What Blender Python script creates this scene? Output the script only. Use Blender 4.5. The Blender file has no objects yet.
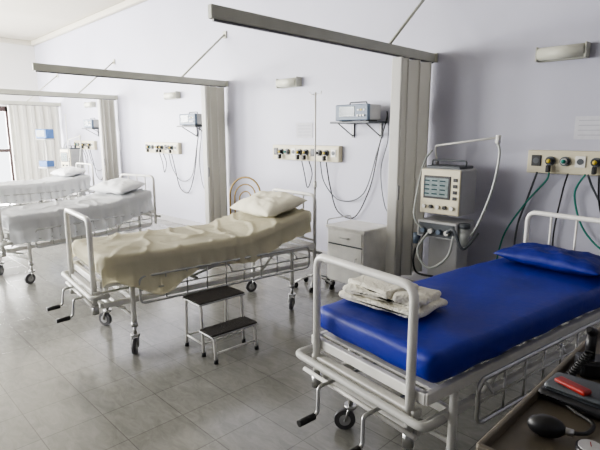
import bpy, bmesh, math, random
from mathutils import Vector, Matrix, noise
random.seed(4)
COL = bpy.context.scene.collection

# ------------------------------------------------------------ materials
def mat(name, col, rough=0.5, metal=0.0, nscale=0, namt=0.0, bump=0.0, bscale=40, emit=0, spec=None, coat=0, transl=0):
    m = bpy.data.materials.new(name); m.use_nodes = True
    nt = m.node_tree; b = nt.nodes['Principled BSDF']
    b.inputs['Base Color'].default_value = (*col, 1)
    b.inputs['Roughness'].default_value = rough
    b.inputs['Metallic'].default_value = metal
    if spec is not None: b.inputs['Specular IOR Level'].default_value = spec
    if coat: b.inputs['Coat Weight'].default_value = coat
    tc = nt.nodes.new('ShaderNodeTexCoord')
    if namt:
        n = nt.nodes.new('ShaderNodeTexNoise'); n.inputs['Scale'].default_value = nscale
        n.inputs['Detail'].default_value = 5
        nt.links.new(tc.outputs['Object'], n.inputs['Vector'])
        r = nt.nodes.new('ShaderNodeValToRGB')
        r.color_ramp.elements[0].position = .3; r.color_ramp.elements[1].position = .7
        r.color_ramp.elements[0].color = (*[c*(1-namt) for c in col], 1)
        r.color_ramp.elements[1].color = (*[min(1, c*(1+namt*.6)) for c in col], 1)
        nt.links.new(n.outputs['Fac'], r.inputs['Fac'])
        nt.links.new(r.outputs['Color'], b.inputs['Base Color'])
    if bump:
        n2 = nt.nodes.new('ShaderNodeTexNoise'); n2.inputs['Scale'].default_value = bscale
        n2.inputs['Detail'].default_value = 4
        nt.links.new(tc.outputs['Object'], n2.inputs['Vector'])
        bp = nt.nodes.new('ShaderNodeBump'); bp.inputs['Strength'].default_value = bump
        bp.inputs['Distance'].default_value = .02
        nt.links.new(n2.outputs['Fac'], bp.inputs['Height'])
        nt.links.new(bp.outputs['Normal'], b.inputs['Normal'])
    if transl:
        t = nt.nodes.new('ShaderNodeBsdfTranslucent'); t.inputs['Color'].default_value = (*col,1)
        mx = nt.nodes.new('ShaderNodeMixShader'); mx.inputs['Fac'].default_value = transl
        out = nt.nodes['Material Output']
        nt.links.new(b.outputs['BSDF'], mx.inputs[1]); nt.links.new(t.outputs['BSDF'], mx.inputs[2])
        nt.links.new(mx.outputs['Shader'], out.inputs['Surface'])
    return m

M_wall = mat('wall_paint', (.50,.50,.585), .45, 0, .7, .06, .08, 12)
M_wallf = mat('wall_paint_front', (.34,.34,.38), .6, 0, .7, .06)
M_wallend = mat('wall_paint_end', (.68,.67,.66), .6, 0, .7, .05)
M_ceil = mat('ceiling_paint', (.54,.51,.44), .8, 0, .6, .05)
M_trim = mat('trim_paint', (.42,.41,.43), .5, 0, 2, .05)
M_white = mat('white_enamel', (.74,.73,.69), .3, 0, 9, .10)
M_steel = mat('steel_tube', (.52,.52,.51), .28, .9, 12, .12)
M_dsteel = mat('dark_steel', (.16,.16,.16), .4, .6, 12, .12)
M_rubber = mat('black_rubber', (.02,.02,.02), .5, 0, 20, .2)
M_wheel = mat('wheel_grey', (.09,.09,.095), .45, 0, 20, .2)
M_cream = mat('cream_sheet', (.84,.80,.64), .85, 0, 5, .03, .35, 11)
M_linen = mat('white_linen', (.86,.87,.88), .85, 0, 5, .03, .3, 14)
M_creamw = mat('cream_towel', (.82,.79,.68), .95, 0, 14, .06, .8, 70)
M_blue = mat('blue_vinyl', (.006,.018,.28), .46, 0, 3, .15, .35, 7, spec=.35)
M_bluep = mat('blue_pillow_vinyl', (.005,.013,.19), .5, 0, 3, .15, .4, 11, spec=.35)
M_bump = mat('bumper_plastic', (.52,.52,.49), .45, 0, 9, .1)
M_rail = mat('rail_beige', (.50,.50,.43), .5, 0, 4, .08)
M_curt = mat('folding_curtain_vinyl', (.74,.73,.69), .5, 0, 3, .04, transl=.35)
M_panel = mat('panel_beige', (.62,.57,.42), .45, 0, 5, .06)
M_black = mat('black_plastic', (.015,.015,.017), .4, 0, 9, .2)
M_grey = mat('device_grey', (.42,.42,.42), .45, 0, 7, .08)
M_dgrey = mat('device_dark', (.08,.09,.10), .45, 0, 7, .1)
M_bluegrey = mat('device_blue', (.12,.16,.22), .45, 0, 7, .1)
M_blued = mat('device_blue_trim', (.06,.15,.36), .45, 0, 7, .1)
M_screen = mat('screen_glass', (.24,.29,.29), .15, 0, 30, .25)
M_screend = mat('screen_dark', (.02,.05,.06), .12, 0, 9, .2)
M_brass = mat('brass_tube', (.26,.18,.06), .35, .5, 9, .1)
M_tread = mat('rubber_tread', (.05,.045,.04), .75, 0, 40, .2, .4, 80)
M_teal = mat('teal_hose', (.02,.22,.17), .4, 0, 9, .1)
M_yel = mat('yellow_knob', (.60,.46,.06), .4, 0, 9, .1)
M_paper = mat('paper', (.60,.60,.64), .9, 0, 20, .05)
M_lamp = mat('lamp_diffuser', (.70,.70,.60), .35, 0, 4, .05)
M_red = mat('red_rubber', (.30,.02,.015), .4, 0, 9, .15)
M_trol = mat('trolley_top', (.15,.13,.10), .5, 0, 6, .15)
M_dframe = mat('dark_wood_frame', (.05,.03,.03), .4, 0, 9, .2)
M_hose = mat('clear_hose', (.42,.44,.42), .3, 0, 9, .1)
M_ink = mat('ink', (.44,.44,.50), .8, 0, 9, .1)

def floor_mat():
    m = bpy.data.materials.new('vinyl_floor_tiles'); m.use_nodes = True
    nt = m.node_tree; b = nt.nodes['Principled BSDF']; L = nt.links.new
    tc = nt.nodes.new('ShaderNodeTexCoord')
    br = nt.nodes.new('ShaderNodeTexBrick'); br.offset = 0; br.squash = 1
    br.inputs['Scale'].default_value = 1.0
    br.inputs['Brick Width'].default_value = .33; br.inputs['Row Height'].default_value = .33
    br.inputs['Mortar Size'].default_value = .003; br.inputs['Mortar Smooth'].default_value = .3
    br.inputs['Color1'].default_value = (.232,.230,.210,1)
    br.inputs['Color2'].default_value = (.268,.266,.245,1)
    br.inputs['Mortar'].default_value = (.15,.148,.135,1)
    L(tc.outputs['Object'], br.inputs['Vector'])
    mp = nt.nodes.new('ShaderNodeMapping'); mp.inputs['Scale'].default_value = (1,2.4,1)
    mp.inputs['Rotation'].default_value = (0,0,.5)
    L(tc.outputs['Object'], mp.inputs['Vector'])
    n = nt.nodes.new('ShaderNodeTexNoise'); n.inputs['Scale'].default_value = 6; n.inputs['Detail'].default_value = 8
    n.inputs['Roughness'].default_value = .7; n.inputs['Distortion'].default_value = 1.2
    L(mp.outputs['Vector'], n.inputs['Vector'])
    r = nt.nodes.new('ShaderNodeValToRGB')
    r.color_ramp.elements[0].position = .35; r.color_ramp.elements[0].color = (.80,.80,.80,1)
    r.color_ramp.elements[1].position = .65; r.color_ramp.elements[1].color = (1.10,1.10,1.10,1)
    L(n.outputs['Fac'], r.inputs['Fac'])
    mx = nt.nodes.new('ShaderNodeMix'); mx.data_type = 'RGBA'; mx.blend_type = 'MULTIPLY'
    mx.inputs['Factor'].default_value = 1
    L(br.outputs['Color'], mx.inputs['A']); L(r.outputs['Color'], mx.inputs['B'])
    L(mx.outputs['Result'], b.inputs['Base Color'])
    r2 = nt.nodes.new('ShaderNodeMapRange'); r2.inputs['To Min'].default_value = .10; r2.inputs['To Max'].default_value = .24
    L(n.outputs['Fac'], r2.inputs['Value']); L(r2.outputs['Result'], b.inputs['Roughness'])
    b.inputs['Specular IOR Level'].default_value = .65
    bp = nt.nodes.new('ShaderNodeBump'); bp.inputs['Strength'].default_value = .15; bp.inputs['Distance'].default_value = .002
    bp.invert = True
    L(br.outputs['Fac'], bp.inputs['Height']); L(bp.outputs['Normal'], b.inputs['Normal'])
    return m
M_floor = floor_mat()

# ------------------------------------------------------------ mesh builder
def fillet(pts, r, closed=False, n=5):
    pts = [Vector(p) for p in pts]
    if r <= 0 or len(pts) < 3: return pts
    out = []; N = len(pts)
    for i, p in enumerate(pts):
        if not closed and i in (0, N-1): out.append(p); continue
        a = pts[(i-1) % N]-p; c = pts[(i+1) % N]-p
        la, lc = a.length, c.length
        a.normalize(); c.normalize()
        d = min(r, la*.48, lc*.48)
        p0 = p+a*d; p2 = p+c*d
        for k in range(n+1):
            t = k/n
            out.append(p0*(1-t)**2 + p*2*t*(1-t) + p2*t*t)
    return out

class MB:
    def __init__(s): s.bm = bmesh.new(); s.mats = []
    def mi(s, m):
        if m not in s.mats: s.mats.append(m)
        return s.mats.index(m)
    def add(s, tb, m, smooth=False, M=None):
        k = s.mi(m)
        for f in tb.faces:
            f.material_index = k
            if smooth is not None: f.smooth = smooth
        if M is not None: bmesh.ops.transform(tb, matrix=M, verts=tb.verts)
        bmesh.ops.recalc_face_normals(tb, faces=tb.faces)
        me = bpy.data.meshes.new('t'); tb.to_mesh(me); tb.free()
        s.bm.from_mesh(me); bpy.data.meshes.remove(me)
    def box(s, c, d, m, bev=0.0, rot=None, seg=2):
        tb = bmesh.new(); bmesh.ops.create_cube(tb, size=1)
        bmesh.ops.scale(tb, vec=d, verts=tb.verts)
        if bev: bmesh.ops.bevel(tb, geom=list(tb.edges), offset=bev, segments=seg, affect='EDGES', profile=.5)
        M = Matrix.Translation(c)
        if rot: M = M @ Matrix.Rotation(rot[2],4,'Z') @ Matrix.Rotation(rot[1],4,'Y') @ Matrix.Rotation(rot[0],4,'X')
        s.add(tb, m, False, M)
    def cyl(s, a, b, r, m, r2=None, seg=16):
        a = Vector(a); b = Vector(b); d = b-a
        tb = bmesh.new()
        bmesh.ops.create_cone(tb, cap_ends=True, segments=seg, radius1=r, radius2=r if r2 is None else r2, depth=d.length)
        for f in tb.faces: f.smooth = len(f.verts) == 4
        M = Matrix.Translation((a+b)/2) @ d.to_track_quat('Z','Y').to_matrix().to_4x4()
        s.add(tb, m, None, M)
    def sph(s, c, r, m, sc=(1,1,1), seg=16):
        tb = bmesh.new(); bmesh.ops.create_uvsphere(tb, u_segments=seg, v_segments=seg//2+2, radius=r)
        s.add(tb, m, True, Matrix.Translation(c) @ Matrix.Diagonal((*sc,1)))
    def tube(s, pts, r, m, fil=0.0, closed=False, seg=10, fn=5):
        P = fillet(pts, fil, closed, fn); N = len(P)
        tb = bmesh.new(); rings = []
        T = []
        for i in range(N):
            if closed: t = P[(i+1)%N]-P[(i-1)%N]
            else: t = P[min(i+1,N-1)]-P[max(i-1,0)]
            T.append(t.normalized())
        up = Vector((0,0,1)) if abs(T[0].z) < .9 else Vector((1,0,0))
        nrm = (up - T[0]*up.dot(T[0])).normalized()
        for i in range(N):
            nrm = (nrm - T[i]*nrm.dot(T[i])).normalized()
            bn = T[i].cross(nrm)
            rings.append([tb.verts.new(P[i] + (nrm*math.cos(2*math.pi*k/seg)+bn*math.sin(2*math.pi*k/seg))*r) for k in range(seg)])
        for i in range(N if closed else N-1):
            A = rings[i]; B = rings[(i+1)%N]
            for k in range(seg): tb.faces.new((A[k],A[(k+1)%seg],B[(k+1)%seg],B[k])).smooth = True
        if not closed:
            tb.faces.new(rings[0][::-1]); tb.faces.new(rings[-1])
        s.add(tb, m, None)
    def surf(s, grid, m, thick=0.0):
        tb = bmesh.new()
        V = [[tb.verts.new(p) for p in row] for row in grid]
        for i in range(len(V)-1):
            for j in range(len(V[0])-1):
                tb.faces.new((V[i][j],V[i][j+1],V[i+1][j+1],V[i+1][j]))
        if thick: bmesh.ops.solidify(tb, geom=list(tb.faces), thickness=thick)
        s.add(tb, m, True)
    def loft(s, rings, m, smooth=True):
        tb = bmesh.new()
        V = [[tb.verts.new(p) for p in r] for r in rings]; n = len(V[0])
        for i in range(len(V)-1):
            for k in range(n): tb.faces.new((V[i][k],V[i][(k+1)%n],V[i+1][(k+1)%n],V[i+1][k]))
        tb.faces.new(V[0][::-1]); tb.faces.new(V[-1])
        s.add(tb, m, smooth)
    def done(s, name, parent=None, loc=(0,0,0), rz=0):
        me = bpy.data.meshes.new(name); s.bm.to_mesh(me); s.bm.free()
        for m in s.mats: me.materials.append(m)
        o = bpy.data.objects.new(name, me); COL.objects.link(o)
        o.location = loc; o.rotation_euler = (0,0,rz)
        if parent: o.parent = parent
        return o
def empty(name, loc, rz=0):
    e = bpy.data.objects.new(name, None); COL.objects.link(e)
    e.location = loc; e.rotation_euler = (0,0,math.radians(rz)); e.empty_display_size = .2
    return e

# ------------------------------------------------------------ room (wall with beds is at y = 4.6)
WY = 4.6; XL = -15.0; XR = 3.2; YF = -3.2; H = 4.1
mb = MB(); mb.box(((XL+XR)/2,(YF+WY)/2,-.05), (XR-XL+.6,WY-YF+.6,.1), M_floor); mb.done('floor')
mb = MB(); mb.box(((XL+XR)/2,(YF+WY)/2,H+.05), (XR-XL+.6,WY-YF+.6,.1), M_ceil); mb.done('ceiling')
mb = MB(); mb.box(((XL+XR)/2,WY+.1,H/2), (XR-XL+.4,.2,H), M_wall); mb.done('wall_back')
mb = MB(); mb.box((XR+.1,(YF+WY)/2,H/2), (.2,WY-YF,H), M_wallf); mb.done('wall_right')

def wall_open(name, axis, pos, a0, a1, ops, m, th=.2):
    """wall along axis with openings (s,e,z0,z1)"""
    mb = MB()
    def bx(s,e,z0,z1):
        if e-s < 1e-4 or z1-z0 < 1e-4: return
        if axis == 'x': mb.box(((s+e)/2,pos,(z0+z1)/2),(e-s,th,z1-z0),m)
        else: mb.box((pos,(s+e)/2,(z0+z1)/2),(th,e-s,z1-z0),m)
    cur = a0
    for (s,e,z0,z1) in sorted(ops):
        bx(cur,s,0,H); bx(s,e,0,z0); bx(s,e,z1,H); cur = e
    bx(cur,a1,0,H)
    return mb.done(name)
front_ops = [(-14.2,-11.4,.9,3.4),(-10.4,-7.6,.9,3.4),(-6.2,-4.4,.9,3.2)]
wall_open('wall_front','x',YF-.1,XL-.2,XR+.2,front_ops,M_wallf)
end_ops = [(-2.6,.6,.9,3.4),(1.5,3.88,0.0,2.36)]
wall_open('wall_left','y',XL-.1,YF,WY,end_ops,M_wallend)

def window(name, axis, pos, s, e, z0, z1, m, cols=3, rows=2, w=.07):
    mb = MB()
    def bx(a,b,c,d):
        if axis == 'x': mb.box(((a+b)/2,pos,(c+d)/2),(b-a,.07,d-c),m,.006)
        else: mb.box((pos,(a+b)/2,(c+d)/2),(.07,b-a,d-c),m,.006)
    bx(s,e,z0,z0+w); bx(s,e,z1-w,z1); bx(s,s+w,z0,z1); bx(e-w,e,z0,z1)
    for i in range(1,cols): x = s+(e-s)*i/cols; bx(x-w/2,x+w/2,z0+w,z1-w)
    for i in range(1,rows): z = z0+(z1-z0)*i/rows; bx(s+w,e-w,z-w/3,z+w/3)
    return mb.done(name)
for i,(s,e,z0,z1) in enumerate(front_ops): window('window_%d'%(i+1),'x',YF-.1,s,e,z0,z1,M_white)
window('window_4','y',XL-.1,-2.6,.6,.9,3.4,M_white)
window('door_1','y',XL-.1,1.5,3.88,.02,2.36,M_dframe,4,2,.14)

mb = MB(); mb.box(((XL+XR)/2,WY-.012,.05),(XR-XL,.024,.10),M_trim,.004); mb.done('baseboard_back')
mb = MB(); mb.box((XL+.012,(3.88+WY)/2,.05),(.024,WY-3.9,.10),M_trim,.004); mb.done('baseboard_left')
mb = MB(); mb.box(((XL+XR)/2,WY-.05,H-.06),(XR-XL,.1,.12),M_ceil,.02); mb.done('trim_1')
mb = MB(); mb.box((XL+.05,(YF+WY)/2,H-.06),(.1,WY-YF,.12),M_ceil,.02); mb.done('trim_2')

# ------------------------------------------------------------ castor
def castor(mb, x, y, ztop, r=.06, ang=0.0):
    ca, sa = math.cos(ang), math.sin(ang)
    o = Vector((x+.03*sa, y-.03*ca, r))
    ax = Vector((ca, sa, 0))
    mb.cyl(o-ax*.014, o+ax*.014, r, M_wheel, seg=20)
    mb.cyl(o-ax*.018, o+ax*.018, r*.55, M_grey, seg=16)
    mb.cyl(o-ax*.03, o+ax*.03, .008, M_steel, seg=8)
    for k in (-1,1):
        p = o+ax*.024*k
        top = Vector((x,y,r*2+.02))+ax*.024*k
        mb.tube([p, (p+top)/2+Vector((0,0,.02)), top], .008, M_steel, .02, seg=6)
    mb.cyl((x,y,r*2+.01),(x,y,r*2+.03),.034,M_steel)
    mb.cyl((x,y,r*2+.02),(x,y,ztop),.013,M_steel)

def rrect(w, t, r, n=4):
    pts = []
    for cx,cz,a0 in ((w/2-r,t/2-r,0),(-w/2+r,t/2-r,90),(-w/2+r,-t/2+r,180),(w/2-r,-t/2+r,270)):
        for k in range(n+1):
            a = math.radians(a0+90*k/n); pts.append((cx+r*math.cos(a), cz+r*math.sin(a)))
    out = []
    for i,p in enumerate(pts):
        q = pts[(i+1)%len(pts)]; out.append(p)
        L = math.hypot(q[0]-p[0],q[1]-p[1]); k = int(L/.04)
        for j in range(1,k): out.append((p[0]+(q[0]-p[0])*j/k, p[1]+(q[1]-p[1])*j/k))
    return out

def slab(mb, w, L, t, m, zc, r=.04, amp=.004, seed=0, fs=6):
    rings = []; n = max(4,int(L/.035)); ys = []
    for k in range(5): ys.append((-L/2 + r*(1-math.cos(math.pi/2*k/4)), r*(1-math.sin(math.pi/2*k/4))))
    for k in range(1,n): ys.append((-L/2+r+(L-2*r)*k/n, 0))
    for k in range(4,-1,-1): ys.append((L/2 - r*(1-math.cos(math.pi/2*k/4)), r*(1-math.sin(math.pi/2*k/4))))
    base = rrect(w,t,r)
    for (y,ins) in ys:
        ring = []
        for (x,z) in base:
            sx = (w/2-ins)/(w/2); sz = (t/2-ins)/(t/2)
            p = Vector((x*sx, y, z*sz+zc(y)))
            d = noise.noise(Vector((x*fs+seed, y*fs, z*fs)))*amp
            p += Vector((x/(w/2)*.6,0,z/(t/2)))*d
            ring.append(p)
        rings.append(ring)
    mb.loft(rings, m)

# ------------------------------------------------------------ hospital bed
def hospital_bed(loc, rz, mmat, head_raise=0.0, sheet=None, sheet_drop=None, topz=.75, frame=M_white, seed=0):
    e = empty('hospital_bed', (loc[0],loc[1],0), rz)
    HW = .37
    mb = MB()
    fz = 1.03
    mb.tube([(-.30,-1.0,.40),(-.30,-1.0,fz),(.30,-1.0,fz),(.30,-1.0,.40)], .019, frame, .06)
    mb.tube([(-.34,1.0,.40),(-.34,1.0,fz+.02),(.34,1.0,fz+.02),(.34,1.0,.40)], .017, frame, .07)
    mb.tube([(-.34,1.0,.62),(.34,1.0,.62)], .012, frame)
    for x in (-.17,0,.17): mb.tube([(x,1.0,.62),(x,1.0,fz+.02)], .008, frame, seg=8)
    mb.box((-HW+.015,0,.575),(.03,1.96,.05),frame,.005); mb.box((HW-.015,0,.575),(.03,1.96,.05),frame,.005)
    mb.box((0,-.97,.575),(.72,.03,.05),frame,.005); mb.box((0,.97,.575),(.72,.03,.05),frame,.005)
    for k in range(13): mb.box((0,-.9+k*.15,.592),(.70,.05,.012),frame)
    mb.box((-.30,0,.40),(.03,1.9,.04),frame,.005); mb.box((.30,0,.40),(.03,1.9,.04),frame,.005)
    for y in (-.95,-.72,.72,.95): mb.box((0,y,.40),(.6,.03,.04),frame,.005)
    for y in (-.5,.4):
        for sx in (-1,1): mb.tube([(.30*sx,y,.40),(.34*sx,y+.12,.56)], .012, frame)
    mb.tube([(-.41,-.93,.50),(-.41,-1.045,.50),(.41,-1.045,.50),(.41,-.93,.50)], .018, M_bump, .04)
    mb.tube([(-.36,-1.03,.43),(.36,-1.03,.43)], .011, frame)
    mb.box((0,-.985,.50),(.66,.05,.035),frame,.006)
    mb.tube([(-.40,1.03,.50),(.40,1.03,.50)], .016, M_bump)
    for sx in (-1,1):
        for y in (-.74,.74):
            mb.tube([(.325*sx,y,.56),(.325*sx,y,.20)], .019, frame)
            mb.cyl((.325*sx,y,.20),(.325*sx,y,.24),.024,M_steel)
    mb.tube([(-.325,-.74,.27),(.325,-.74,.27)], .012, frame)
    mb.tube([(-.325,.74,.27),(.325,.74,.27)], .012, frame)
    mb.done('frame', e)
    mb = MB()
    for sx in (-1,1):
        for y in (-.74,.74): castor(mb, .325*sx, y, .22, .058, random.uniform(-1.2,1.2))
    mb.done('castors', e)
    mb = MB()
    for sx in (-1,1):
        x = .425*sx
        mb.tube([(x,-.72,.40),(x,-.72,.60),(x,.86,.60),(x,.86,.40)], .010, M_steel, .05, closed=True, seg=8)
        mb.tube([(x,-.72,.50),(x,.86,.50)], .006, M_steel, seg=8)
        for k in range(8):
            y = -.52+k*.17; mb.tube([(x,y,.40),(x,y,.60)], .0055, M_steel, seg=6)
        for y in (-.60,.05,.72): mb.tube([(.34*sx,y,.56),(.40*sx,y,.53),(x,y,.50)], .009, M_steel, .02, seg=6)
    mb.done('side_guards', e)
    mb = MB()
    for x in (-.16,.14):
        mb.tube([(x,-.2,.46),(x,-1.10,.44),(x+.02,-1.12,.32),(x+.02,-1.20,.31)], .009, M_steel, .02, seg=8)
        mb.cyl((x+.02,-1.14,.315),(x+.02,-1.23,.31),.016,M_black)
    mb.cyl((-.28,-.2,.46),(.28,-.2,.46),.014,M_steel)
    mb.tube([(-.2,-.2,.46),(-.2,.25,.57)], .01, M_steel); mb.tube([(.2,-.2,.46),(.2,.25,.57)], .01, M_steel)
    mb.tube([(-.22,.5,.42),(-.2,.7,.58)], .01, M_steel)
    mb.tube([(-.25,-.9,.33),(.25,-.78,.33)], .012, M_steel)
    mb.cyl((-.30,-1.0,.35),(-.30,-1.0,.42),.024,M_steel); mb.cyl((.30,-1.0,.35),(.30,-1.0,.42),.024,M_steel)
    mb.done('crank_mechanism', e)
    t = .13
    def zr(y):
        a = max(0, y-.25); return topz-t/2 + (head_raise*a/.7 if a else 0)
    mb = MB(); slab(mb, .76, 1.90, t, mmat, zr, .04, .008, seed); mb.done('mattress', e)
    if head_raise:
        mb = MB()
        mb.box((0,.60,.60+head_raise*.48),(.66,.02,.02),M_steel)
        for sx in (-1,1): mb.tube([(.28*sx,.25,.60),(.28*sx,.95,.60+head_raise)], .012, M_steel)
        mb.done('backrest_frame', e)
    if sheet:
        mb = MB(); grid = []
        hw = .385; n = 150; nf = 10
        for i in range(-nf, n+1):
            y = -.935+1.815*max(0,i)/n
            fz_ = 0.0; pull = 1.0
            if i < 0:
                k = -i/nf
                fz_ = -.115*k; y = -.935-.030*min(1,k*2.2)**.6-.006*math.sin(k*3); pull = 1-.03*k
            row = []
            dn = sheet_drop(y, 1); df = sheet_drop(y, -1)
            prof = []
            for k in range(12): prof.append((-hw-.012, topz-.03-df*(1-k/11),-1))
            for k in range(4):
                a = math.pi/2*(k+.5)/4; prof.append((-hw+.03-.042*math.cos(a), topz-.03+.042*math.sin(a),0))
            for k in range(35): prof.append((-hw+.03+(2*hw-.06)*k/34, topz+.012,0))
            for k in range(4):
                a = math.pi/2*(1-(k+.5)/4); prof.append((hw-.03+.042*math.cos(a), topz-.03+.042*math.sin(a),0))
            for k in range(12): prof.append((hw+.012, topz-.03-dn*k/11,1))
            for (x,z,sd) in prof:
                w = .005+noise.noise(Vector((x*3+seed, y*3, seed*3)))*.008
                cr = 1-abs(noise.noise(Vector((x*2.2+y*4+seed, y*1.2-x*2, seed+1.5))))*2
                w += max(0,cr-.72)*.050
                cr2 = 1-abs(noise.noise(Vector((x*5-y*3+seed, y*3.0, seed+7.5))))*2
                w += max(0,cr2-.78)*.040
                zz = z + (zr(y)-zr(-.9))
                if sd == 0: zz += w + fz_
                else:
                    dep = max(0,(topz-.03-z))
                    fold = math.sin(y*23+4*noise.noise(Vector((y*2,seed,0))))*.16*dep
                    x += sd*(.008+.06*dep + abs(fold) + w*.4)
                    zz += fz_*.6
                row.append(Vector((x*pull, y, zz)))
            grid.append(row)
        mb.surf(grid, sheet, .004); mb.done('bed_sheet', e)
    return e

def pillow(loc, rz, m, w=.6, l=.4, h=.07, tilt=0, seed=0, amp=.012):
    mb = MB(); tb = bmesh.new(); n = 36; top = []; bot = []
    for sgn, store in ((1,top),(-1,bot)):
        for i in range(n+1):
            row = []
            for j in range(n+1):
                u = -1+2*i/n; v = -1+2*j/n
                prof = max(0,(1-abs(u)**3.2))**.55 * max(0,(1-abs(v)**3.2))**.55
                pin = 1-.06*(1-abs(u))*abs(v)**4; pin2 = 1-.06*(1-abs(v))*abs(u)**4
                z = sgn*h*prof*(1 if sgn > 0 else .75)
                z += amp*prof*noise.noise(Vector((u*2.5+seed,v*2.5,sgn*2)))*1.6
                cr = 1-abs(noise.noise(Vector((u*3+v*2+seed,v*3-u,seed))))*2
                z += sgn*max(0,cr-.6)*.02*prof
                row.append(tb.verts.new((u*w/2*pin2, v*l/2*pin, z)))
            store.append(row)
    for st in (top,bot):
        for i in range(n):
            for j in range(n): tb.faces.new((st[i][j],st[i+1][j],st[i+1][j+1],st[i][j+1]))
    bmesh.ops.remove_doubles(tb, verts=tb.verts, dist=.0004)
    mb.add(tb, m, True, Matrix.Rotation(math.radians(tilt),4,'X'))
    o = mb.done('pillow', None, loc, math.radians(rz)); return o

def on_bed(c, rz, x, y):
    a = math.radians(rz); return (c[0]+x*math.cos(a)-y*math.sin(a), c[1]+x*math.sin(a)+y*math.cos(a))

# blue bed (near)
B0 = (-1.12,2.60); R0 = -8
hospital_bed(B0, R0, M_blue, seed=2)
px,py = on_bed(B0,R0,.0,.74); pillow((px,py,.805),R0,M_bluep,.68,.34,.065,0,3)
# cream bed
B1 = (-3.54,2.29); R1 = -6
def d1(y, side):
    if side < 0: return .10
    a = max(0,1-abs(y+.56)/.34)*.15
    return .13 + a + .008*math.sin(y*9) + .03*math.exp(-((y-.3)/.3)**2)
hospital_bed(B1, R1, M_cream, .17, M_cream, d1, seed=5)
px,py = on_bed(B1,R1,.0,.70); pillow((px,py,.955),R1,M_cream,.66,.46,.085,13,6)
# far beds
B2 = (-6.20,2.16); R2 = 13
def d2(y, side): return .22+.01*math.sin(y*5)+.06*math.exp(-((y+.3)/.4)**2)
hospital_bed(B2, R2, M_linen, .12, M_linen, d2, seed=8)
px,py = on_bed(B2,R2,.0,.68); pillow((px,py,.92),R2,M_linen,.66,.42,.08,10,9)
B3 = (-9.7,2.7); R3 = 4
hospital_bed(B3, R3, M_linen, .10, M_linen, d2, seed=11)
px,py = on_bed(B3,R3,.0,.68); pillow((px,py,.905),R3,M_linen,.66,.42,.08,8,10)

# ------------------------------------------------------------ folded towel on blue bed
e = empty('folded_towel', (*on_bed(B0,R0,-.14,-.64), .776), R0+8)
def towel_layer(name, cx, cy, cz, w, l, t, rz, seed):
    mb = MB(); slab(mb, w, l, t, M_creamw, lambda y: .004*math.sin(y*20+seed), t*.48, .014, seed, 9)
    o = mb.done(name, e, (cx,cy,cz), math.radians(rz))
towel_layer('lower_fold', 0,0,.012, .47,.30,.034, 0, 1)
towel_layer('middle_fold', -.01,.005,.042, .43,.27,.036, 5, 4)
towel_layer('upper_fold', -.06,.0,.072, .30,.23,.036, -12, 7)
towel_layer('corner_fold', .13,-.03,.064, .16,.18,.026, 30, 9)

# ------------------------------------------------------------ curtain rails + folding curtains
def curtain_rail(x, y0=1.88):
    e = empty('curtain_rail', (x, WY, 0))
    mb = MB()
    L = WY-y0
    mb.box((0,-L/2,2.37),(.045,L,.085),M_rail,.006)
    mb.box((0,-L/2,2.321),(.02,L-.05,.014),M_dsteel)
    mb.done('track', e)
    mb = MB(); mb.tube([(0,-.78,2.41),(0,-.02,3.08)], .014, M_rail); mb.box((0,-.012,3.08),(.08,.02,.10),M_rail,.004)
    mb.box((0,-.012,2.37),(.09,.02,.09),M_rail,.004); mb.done('brace', e)
def folding_curtain(x, length, pleats, z0=.16, amp=.05):
    mb = MB(); pts = []
    zt = 2.312
    for k in range(pleats*2+1):
        pts.append((amp*(1 if k%2 else -1), -.03-length*k/(pleats*2)))
    for k in range(pleats*2):
        a = Vector((*pts[k],0)); b = Vector((*pts[k+1],0)); d = b-a; c = (a+b)/2
        mb.box((c.x,c.y,(z0+zt)/2),(d.length*.94,.008,zt-z0),M_curt,0,(0,0,math.atan2(d.y,d.x)))
        mb.cyl((b.x,b.y,z0),(b.x,b.y,zt),.008,M_curt,seg=8)
    mb.box((0,-.03-length-.0,(z0+zt)/2),(.11,.035,zt-z0),M_curt,.008)
    mb.box((.058,-.03-length,1.05),(.012,.03,.14),M_grey,.004)
    mb.done('folding_curtain', None, (x, WY-.01, 0))
for x in (-2.72,-6.26,-10.1,-13.4): curtain_rail(x)
folding_curtain(-2.72,.60,3); folding_curtain(-6.26,.38,3,amp=.06); folding_curtain(-10.1,.34,3,amp=.06); folding_curtain(-13.4,1.15,6)

# ------------------------------------------------------------ gas outlet panels, lamps, shelves with monitors
def gas_panel(xc, L=1.22, z=1.37):
    e = empty('gas_outlet_panel', (xc, WY, z))
    mb = MB(); mb.box((0,-.035,0),(L,.07,.20),M_panel,.008); mb.box((0,-.072,-.0),(L-.03,.004,.16),M_panel,.002); mb.done('housing', e)
    mb = MB()
    n = 10
    for k in range(n):
        x = -L/2+.08+k*(L-.16)/(n-1)
        if k in (1,2,4,5,7,8):
            mb.cyl((x,-.07,.01),(x,-.095,.01),.040,M_dgrey); mb.cyl((x,-.09,.01),(x,-.125,.01),.026,M_grey if k in (2,7) else M_black)
            mb.sph((x,-.125,.01),.018,[M_yel,M_yel,M_teal,M_black][k%4])
        else:
            mb.box((x,-.078,.01),(.080,.012,.095),M_white if k%2 else M_black,.004)
            mb.cyl((x,-.08,.01),(x,-.088,.01),.026,M_dgrey)
    for k in (1,4,5,8):
        x = -L/2+.08+k*(L-.16)/(n-1)
        mb.box((x,-.12,-.055),(.03,.05,.06),M_black,.006)
    mb.done('outlets', e)
for x in (-4.53,-1.08,-8.25,-11.9): gas_panel(x)

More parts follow.
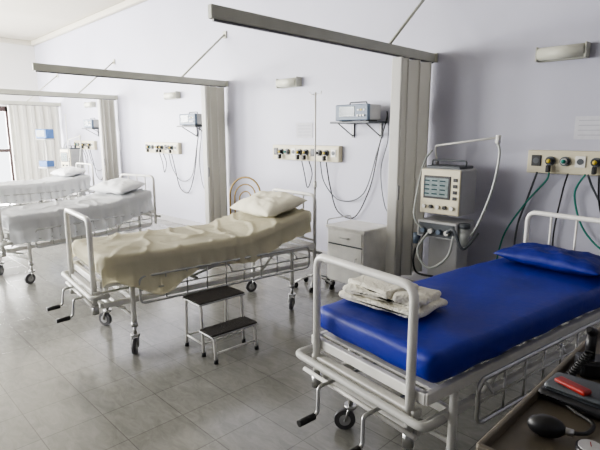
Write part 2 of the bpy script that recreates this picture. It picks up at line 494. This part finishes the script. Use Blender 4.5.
def wall_lamp(xc, z=2.28):
    e = empty('wall_lamp', (xc, WY, z))
    mb = MB(); mb.box((0,-.02,.0),(.38,.04,.12),M_rail,.006); mb.box((-.19,-.05,0),(.015,.10,.12),M_rail,.004); mb.box((.19,-.05,0),(.015,.10,.12),M_rail,.004); mb.done('bracket', e)
    mb = MB(); mb.cyl((-.18,-.065,0),(.18,-.065,0),.052,M_lamp,seg=24); mb.done('diffuser', e)
for x in (-4.83,-1.49,-7.8,-11.4): wall_lamp(x)

def monitor_parts(m, dev):
    mb = MB(); mb.box((0,0,.095),(.46,.24,.17),M_grey,.012); mb.box((0,-.10,.095),(.465,.05,.175),dev,.010)
    for sx in (-.17,.17): mb.box((sx,0,.006),(.04,.2,.012),M_black)
    mb.tube([(-.12,0,.178),(-.12,0,.21),(.12,0,.21),(.12,0,.178)], .008, M_dgrey, .02)
    mb.done('case', m)
    mb = MB(); mb.box((-.06,-.127,.105),(.22,.006,.11),M_screen,.003); mb.box((-.06,-.1305,.105),(.19,.002,.085),M_screend)
    for k in range(3): mb.cyl((.10+.04*k,-.125,.06),(.10+.04*k,-.14,.06),.012,M_white)
    for k in range(3): mb.box((.10+.04*k,-.128,.12),(.022,.008,.018),M_yel if k == 1 else M_white,.002)
    mb.done('front_panel', m)
def shelf_monitor(xc, z=1.74, dev=M_bluegrey):
    e = empty('bracket_shelf', (xc, WY, z))
    mb = MB(); mb.box((0,-.17,0),(.56,.34,.022),M_dgrey,.004)
    for sx in (-.2,.2):
        mb.box((sx,-.01,-.08),(.03,.02,.18),M_dsteel); mb.tube([(sx,-.02,-.15),(sx,-.28,-.012)], .008, M_dsteel, seg=6)
    mb.done('shelf_board', e)
    monitor_parts(empty('patient_monitor', (xc+.02, WY-.20, z+.0125)), dev)
for x in (-3.55,-6.93,-10.95,-14.1): shelf_monitor(x)

# mobile monitor stand in the farthest bay
def monitor_stand(loc, rz):
    e = empty('mobile_monitor_stand', (*loc,0), rz)
    mb = MB()
    for k in range(4):
        a = math.pi/2*k+.4; c,s_ = math.cos(a)*.25, math.sin(a)*.25
        mb.tube([(0,0,.12),(c,s_,.09)],.014,M_steel); mb.cyl((c-.012,s_,.04),(c+.012,s_,.04),.04,M_rubber); mb.cyl((c,s_,.05),(c,s_,.09),.01,M_steel)
    mb.cyl((0,0,.10),(0,0,1.5),.018,M_white); mb.box((0,0,1.505),(.34,.26,.02),M_grey,.004)
    mb.box((0,-.02,.85),(.32,.24,.04),M_grey,.006); mb.box((0,-.02,.94),(.28,.2,.14),M_blued,.01)
    mb.done('pole_and_base', e)
    mb = MB(); mb.box((0,0,1.63),(.36,.22,.22),M_blued,.02); mb.box((0,-.112,1.64),(.28,.006,.16),M_screend,.003); mb.done('display', e)
monitor_stand((-12.4,3.85), 20)

def catmull(P, n=8):
    P = [Vector(p) for p in P]; P = [P[0]]+P+[P[-1]]; out = []
    for i in range(1,len(P)-2):
        a,b,c,d = P[i-1:i+3]
        for k in range(n):
            t = k/n
            out.append(.5*((2*b)+(c-a)*t+(2*a-5*b+4*c-d)*t*t+(3*b-a-3*c+d)*t**3))
    out.append(P[-2]); return out
def cables(x0, L):
    mb = MB()
    for pts, r, m in L: mb.tube(catmull([(x, y, z) for x,y,z in pts]), r, m, seg=6)
    mb.done('hanging_cables', None, (x0, WY, 0))
setA = [
 ([(.43,-.10,1.27),(.46,-.05,.95),(.58,-.04,.66),(.85,-.04,.62),(1.08,-.05,1.0),(1.20,-.05,1.5),(1.28,-.04,1.78),(1.28,-.04,1.86)], .008, M_black),
 ([(.33,-.10,1.27),(.36,-.05,1.0),(.62,-.04,.80),(.98,-.04,.92),(1.18,-.05,1.45),(1.27,-.04,1.74)], .007, M_dgrey),
 ([(.0,-.10,1.27),(.0,-.05,1.1),(.06,-.05,.92),(.14,-.05,1.1),(.13,-.1,1.27)], .007, M_black),
 ([(1.29,-.04,1.82),(1.31,-.05,1.55),(1.22,-.04,1.2),(1.30,-.05,.8),(1.45,-.06,.66)], .006, M_dgrey),
]
for x0 in (-4.53,-8.25,-11.9): cables(x0, setA)
cables(-1.08, [
 ([(-.5,-.12,1.28),(-.58,-.06,1.05),(-.66,-.05,.75),(-.66,-.08,.35)], .009, M_dgrey),
 ([(-.4,-.12,1.28),(-.44,-.07,1.20),(-.58,-.10,1.0),(-.74,-.12,.70),(-.80,-.12,.40)], .008, M_teal),
 ([(-.25,-.12,1.28),(-.30,-.06,1.1),(-.34,-.05,.7),(-.30,-.05,.3)], .007, M_black),
 ([(-.10,-.12,1.28),(-.06,-.06,1.15),(.05,-.05,1.0),(.22,-.05,1.1),(.30,-.12,1.28)], .009, M_dgrey),
 ([(-.12,-.12,1.28),(-.20,-.06,1.1),(-.10,-.05,.8),(.15,-.05,.6),(.5,-.05,.55)], .008, M_teal),
 ([(-.02,-.12,1.28),(0,-.06,1.0),(.12,-.05,.75),(.3,-.05,.7)], .008, M_black),
])

mb = MB(); mb.box((0,-.003,0),(.30,.004,.20),M_paper)
for k in range(4): mb.box((0,-.006,.06-.04*k),(.24,.001,.008),M_ink)
mb.done('wall_notice', None, (-4.58,WY,1.66))
mb = MB(); mb.box((0,-.003,0),(.26,.004,.19),M_paper)
for k in range(4): mb.box((0,-.006,.06-.04*k),(.20,.001,.007),M_ink)
mb.done('wall_notice', None, (-1.22,WY,1.66))

# ------------------------------------------------------------ bedside cabinet
e = empty('bedside_cabinet', (-3.12, 3.92, 0), 0)
mb = MB()
mb.box((0,0,.37),(.48,.40,.56),M_white,.006); mb.box((0,0,.665),(.52,.43,.03),M_white,.008)
mb.done('body', e)
mb = MB()
mb.box((0,-.203,.565),(.44,.012,.13),M_white,.004); mb.box((0,-.203,.29),(.44,.012,.38),M_white,.004)
mb.box((0,-.199,.49),(.45,.008,.014),M_dgrey)
mb.tube([(-.06,-.21,.57),(-.06,-.235,.57),(.06,-.235,.57),(.06,-.21,.57)], .006, M_steel, .01)
mb.tube([(.16,-.21,.38),(.16,-.235,.38),(.16,-.235,.30),(.16,-.21,.30)], .006, M_steel, .01)
mb.done('drawer_and_door', e)
mb = MB()
for sx in (-.2,.2):
    for sy in (-.16,.16): mb.tube([(sx,sy,.10),(sx,sy,.07)],.014,M_steel); mb.cyl((sx-.012,sy,.035),(sx+.012,sy,.035),.035,M_wheel); mb.box((sx,sy,.065),(.04,.03,.02),M_steel)
mb.tube([(-.25,-.19,.685),(-.25,-.19,.73),(-.25,.19,.73),(-.25,.19,.685)],.007,M_steel,.03)
mb.done('castors', e)

# ------------------------------------------------------------ ventilator
def ventilator(loc, rz=0):
    e = empty('ventilator', (*loc,0), rz)
    mb = MB()
    mb.box((0,0,.12),(.42,.40,.05),M_dgrey,.01)
    for sx in (-.18,.18):
        for sy in (-.16,.16): mb.cyl((sx-.015,sy,.045),(sx+.015,sy,.045),.045,M_rubber); mb.box((sx,sy,.09),(.04,.04,.03),M_steel)
    mb.box((0,.05,.45),(.30,.22,.62),M_grey,.012)
    mb.box((0,-.02,.74),(.40,.34,.16),M_grey,.012)
    mb.box((0,-.195,.74),(.36,.012,.12),M_dgrey,.004)
    mb.done('cart_and_base', e)
    mb = MB()
    mb.box((0,0,1.09),(.40,.30,.42),M_grey,.02)
    mb.box((0,-.155,1.09),(.39,.02,.41),M_panel,.008)
    mb.box((0,0,1.31),(.34,.26,.03),M_dgrey,.01)
    mb.tube([(-.17,-.02,1.32),(-.17,-.02,1.37),(.17,-.02,1.37),(.17,-.02,1.32)], .008, M_dgrey, .02)
    mb.done('display_housing', e)
    mb = MB()
    mb.box((-.03,-.167,1.13),(.27,.008,.21),M_black,.003); mb.box((-.03,-.172,1.13),(.23,.004,.17),M_screen)
    for r_ in range(4):
        for c_ in range(3):
            mb.box((-.13+.08*c_,-.175,1.07+.04*r_),(.055,.002,.012),M_screend)
    for k in range(5): mb.cyl((-.15+.07*k,-.165,.95),(-.15+.07*k,-.185,.95),.018,M_black if k%2 else M_white)
    for k in range(4): mb.box((.15,-.168,1.04+.055*k),(.04,.008,.03),M_black,.003)
    for k in range(4):
        mb.cyl((-.12+.08*k,-.20,.73),(-.12+.08*k,-.235,.73),.022,M_white if k%2 else M_bluegrey)
    mb.done('controls', e)
    mb = MB()
    mb.tube([(-.19,.1,1.32),(-.19,.05,1.50),(.45,-.05,1.58)], .010, M_white, .03)
    mb.cyl((-.19,.1,1.28),(-.19,.1,1.36),.016,M_dsteel)
    mb.tube(catmull([(.44,-.06,1.55),(.48,-.06,1.45),(.45,-.08,1.15),(.36,-.1,.85),(.30,-.12,.72)]), .011, M_hose, seg=8)
    mb.tube(catmull([(-.19,.0,1.46),(-.24,-.05,1.35),(-.24,-.15,1.1),(-.20,-.25,.85),(-.12,-.22,.74)]), .009, M_hose, seg=8)
    mb.tube(catmull([(.12,-.22,.73),(.22,-.28,.78),(.30,-.25,.62),(.36,-.1,.75)]), .013, M_dgrey, seg=8)
    mb.tube(catmull([(-.05,-.22,.73),(-.12,-.30,.55),(0,-.30,.40),(.16,-.26,.52),(.2,-.24,.72)]), .012, M_hose, seg=8)
    mb.tube(catmull([(-.1,-.22,.70),(-.18,-.26,.5),(-.16,-.24,.32),(0,-.2,.3)]), .010, M_black, seg=8)
    mb.cyl((.24,-.12,.62),(.24,-.12,.78),.045,M_hose); mb.cyl((.24,-.12,.78),(.24,-.12,.82),.05,M_dgrey)
    mb.cyl((-.22,-.16,.58),(-.22,-.16,.68),.035,M_bluegrey)
    mb.cyl((.46,-.06,1.53),(.46,-.06,1.60),.02,M_white)
    mb.done('hoses_and_arm', e)
ventilator((-2.24,4.16),0)
ventilator((-11.2,4.00),10)

# ------------------------------------------------------------ IV stands
def iv_stand(x, y):
    mb = MB()
    for k in range(5):
        a = 2*math.pi*k/5+.3
        mb.tube([(0,0,.14),(.20*math.cos(a),.20*math.sin(a),.07)], .010, M_steel)
        mb.cyl((.20*math.cos(a)-.01,.20*math.sin(a),.028),(.20*math.cos(a)+.01,.20*math.sin(a),.028),.028,M_rubber)
        mb.cyl((.20*math.cos(a),.20*math.sin(a),.05),(.20*math.cos(a),.20*math.sin(a),.075),.008,M_steel)
    mb.cyl((0,0,.12),(0,0,1.1),.012,M_steel); mb.cyl((0,0,1.1),(0,0,2.02),.009,M_white); mb.cyl((0,0,1.07),(0,0,1.13),.018,M_white)
    for s in (-1,1): mb.tube([(0,0,2.0),(.07*s,0,2.0),(.085*s,0,2.03)], .004, M_steel, .01, seg=6)
    mb.done('iv_stand', None, (x,y,0))
iv_stand(-3.45,3.62); iv_stand(-10.7,3.75)

# ------------------------------------------------------------ brass tubular chair
e = empty('tubular_chair', (-5.30,4.02,0), 20)
mb = MB()
def arch(w, h, y, z0, r):
    pts = [(-w/2,y,z0)]
    for k in range(13):
        a = math.pi*(1-k/12); pts.append((w/2*math.cos(a), y+.03*math.sin(a), h-w/2+w/2*math.sin(a)))
    pts.append((w/2,y,z0)); mb.tube(pts, r, M_brass)
arch(.50,1.02,.20,0.0,.013); arch(.34,.92,.20,.45,.010); arch(.18,.82,.20,.45,.009)
mb.tube([(-.22,-.2,0),(-.22,-.2,.43),(-.22,.20,.43)],.012,M_brass,.05); mb.tube([(.22,-.2,0),(.22,-.2,.43),(.22,.20,.43)],.012,M_brass,.05)
mb.tube([(-.22,-.2,.2),(.22,-.2,.2)],.008,M_brass); mb.tube([(-.25,.2,.44),(.25,.2,.44)],.010,M_brass)
mb.done('frame', e)
mb = MB(); mb.box((0,-.01,.455),(.45,.42,.05),M_panel,.02); mb.done('seat', e)

# ------------------------------------------------------------ step stool (two treads)
e = empty('step_stool', (-2.92,2.02,0), -2)
mb = MB()
for y in (-.18,.18):
    mb.tube([(-.19,y,.0),(-.17,y,.385),(.04,y,.385),(.055,y,.0)], .011, M_white, .035)
    mb.tube([(.05,y,.19),(.20,y,.19),(.22,y,0)], .011, M_white, .03)
    mb.tube([(-.18,y,.09),(.05,y,.09)], .007, M_white)
for (x,z) in ((-.18,.09),(.05,.09),(.21,.07)): mb.tube([(x,-.18,z),(x,.18,z)], .008, M_white)
for (x) in (-.19,.055,.22):
    for y in (-.18,.18): mb.cyl((x,y,0),(x,y,.03),.016,M_rubber)
mb.done('frame', e)
mb = MB()
mb.box((-.065,0,.40),(.24,.40,.018),M_tread,.006); mb.box((.125,0,.203),(.17,.40,.018),M_tread,.006)
mb.box((-.065,0,.392),(.25,.41,.012),M_steel,.004); mb.box((.125,0,.194),(.18,.41,.012),M_steel,.004)
mb.done('treads', e)

# ------------------------------------------------------------ instrument trolley (foreground right)
TX, TY = -.15, 1.69
e = empty('instrument_trolley', (TX,TY,0), 0)
mb = MB()
mb.box((0,0,.785),(.66,1.16,.02),M_trol,.005)
for sx in (-1,1): mb.box((.325*sx,0,.80),(.018,1.16,.045),M_trol,.006)
for sy in (-1,1): mb.box((0,.575*sy,.80),(.66,.018,.045),M_trol,.006)
mb.box((0,0,.30),(.60,1.08,.02),M_trol,.005); mb.box((0,0,.57),(.60,1.08,.015),M_trol,.005)
mb.done('trays', e)
mb = MB()
for sx in (-.29,.29):
    for sy in (-.52,.52):
        mb.tube([(sx,sy,.12),(sx,sy,.78)],.014,M_steel); castor(mb,sx,sy,.16,.05,.4)
mb.done('legs', e)
zt = .797
e = empty('blood_pressure_monitor', (-.38,1.31,zt), 20)
mb = MB(); mb.sph((0,0,.030),.030,M_black,(1.6,1,1)); mb.cyl((.04,0,.028),(.065,0,.026),.010,M_steel)
mb.tube(catmull([(.06,0,.026),(.10,.04,.012),(.12,.10,.010),(.08,.15,.010),(.04,.20,.012)]),.006,M_rubber,seg=6); mb.done('bulb_and_tube', e)
mb = MB(); mb.cyl((.10,-.05,.0),(.10,-.05,.028),.034,M_black,seg=24); mb.cyl((.10,-.05,.028),(.10,-.05,.031),.029,M_grey,seg=24)
mb.box((.10,-.043,.0325),(.002,.02,.001),M_red); mb.done('dial', e)
mb = MB()
slab(mb,.20,.12,.035,M_black,lambda y:.02,.016,.006,2)
slab(mb,.17,.11,.030,M_dgrey,lambda y:.048,.014,.008,5); mb.done('cuff', e, (.09,.22,0), -.4)
mb = MB(); slab(mb,.10,.035,.014,M_red,lambda y:0,.006,.004,3); mb.done('red_band', e,(.07,.19,.070), -.7)
e = empty('otoscope_set', (-.38,1.80,zt), 30)
mb = MB(); mb.box((0,0,.03),(.13,.09,.06),M_black,.012); mb.cyl((-.03,0,.06),(-.03,0,.15),.016,M_black); mb.cyl((-.03,.0,.15),(-.05,-.03,.17),.018,M_black,.008)
mb.cyl((.03,0,.06),(.03,0,.13),.014,M_dgrey); mb.sph((.03,0,.14),.022,M_black)
pts = []
for k in range(90):
    a = k*.9; pts.append((-.05+.012*math.cos(a)-.0008*k, -.06+.012*math.sin(a)-.0005*k, .10-.00095*k))
mb.tube(pts,.004,M_rubber,seg=6)
mb.done('base_and_handles', e)
e = empty('stethoscope', (-.12,1.60,zt), 30)
mb = MB(); mb.tube(catmull([(-.08,-.06,.01),(-.02,.05,.01),(.07,.06,.012),(.10,-.03,.01),(.02,-.08,.018),(-.05,-.02,.022),(0,.08,.012),(.12,.12,.01)]),.007,M_rubber,seg=6)
mb.cyl((-.09,-.07,0),(-.09,-.07,.018),.022,M_steel)
mb.tube([(.12,.12,.01),(.17,.16,.01),(.17,.21,.01)],.004,M_steel,.02); mb.tube([(.12,.12,.01),(.15,.10,.01),(.22,.13,.01)],.004,M_steel,.02)
mb.done('tubing', e)

# ------------------------------------------------------------ lights: daylight in window openings
def area(name, loc, rot, sx, sy, power, col=(1,1,1)):
    l = bpy.data.lights.new(name,'AREA'); l.shape = 'RECTANGLE'; l.size = sx; l.size_y = sy; l.energy = power; l.color = col
    o = bpy.data.objects.new(name, l); COL.objects.link(o); o.location = loc; o.rotation_euler = rot
    return o
R90 = math.radians(90)
pw = [1200,680,130]
for (s,e_,z0,z1),p in zip(front_ops,pw):
    area('daylight_window', ((s+e_)/2,YF-.25,(z0+z1)/2),(R90,0,0),e_-s,z1-z0,p,(1,.99,.97))
area('daylight_window', (XL-.3,-1.0,2.15),(R90,0,-R90),3.2,2.5,1250,(1,.99,.97))
area('daylight_door', (XL-.6,2.7,1.3),(R90,0,-R90),2.6,2.4,1200,(1,.99,.97))

w = bpy.data.worlds.new('World'); bpy.context.scene.world = w; w.use_nodes = True
bg = w.node_tree.nodes['Background']; bg.inputs['Color'].default_value = (.92,.96,1,1); bg.inputs['Strength'].default_value = 3.5

# ------------------------------------------------------------ camera
cd = bpy.data.cameras.new('camera'); cam = bpy.data.objects.new('camera', cd); COL.objects.link(cam)
cam.location = (0,0,1.6); cam.rotation_euler = (math.radians(79.5),0,math.radians(45.4))
cd.sensor_width = 36; cd.lens = 29.1; cd.clip_start = .05
bpy.context.scene.camera = cam
try: bpy.context.scene.view_settings.look = 'AgX - Medium High Contrast'
except Exception: pass
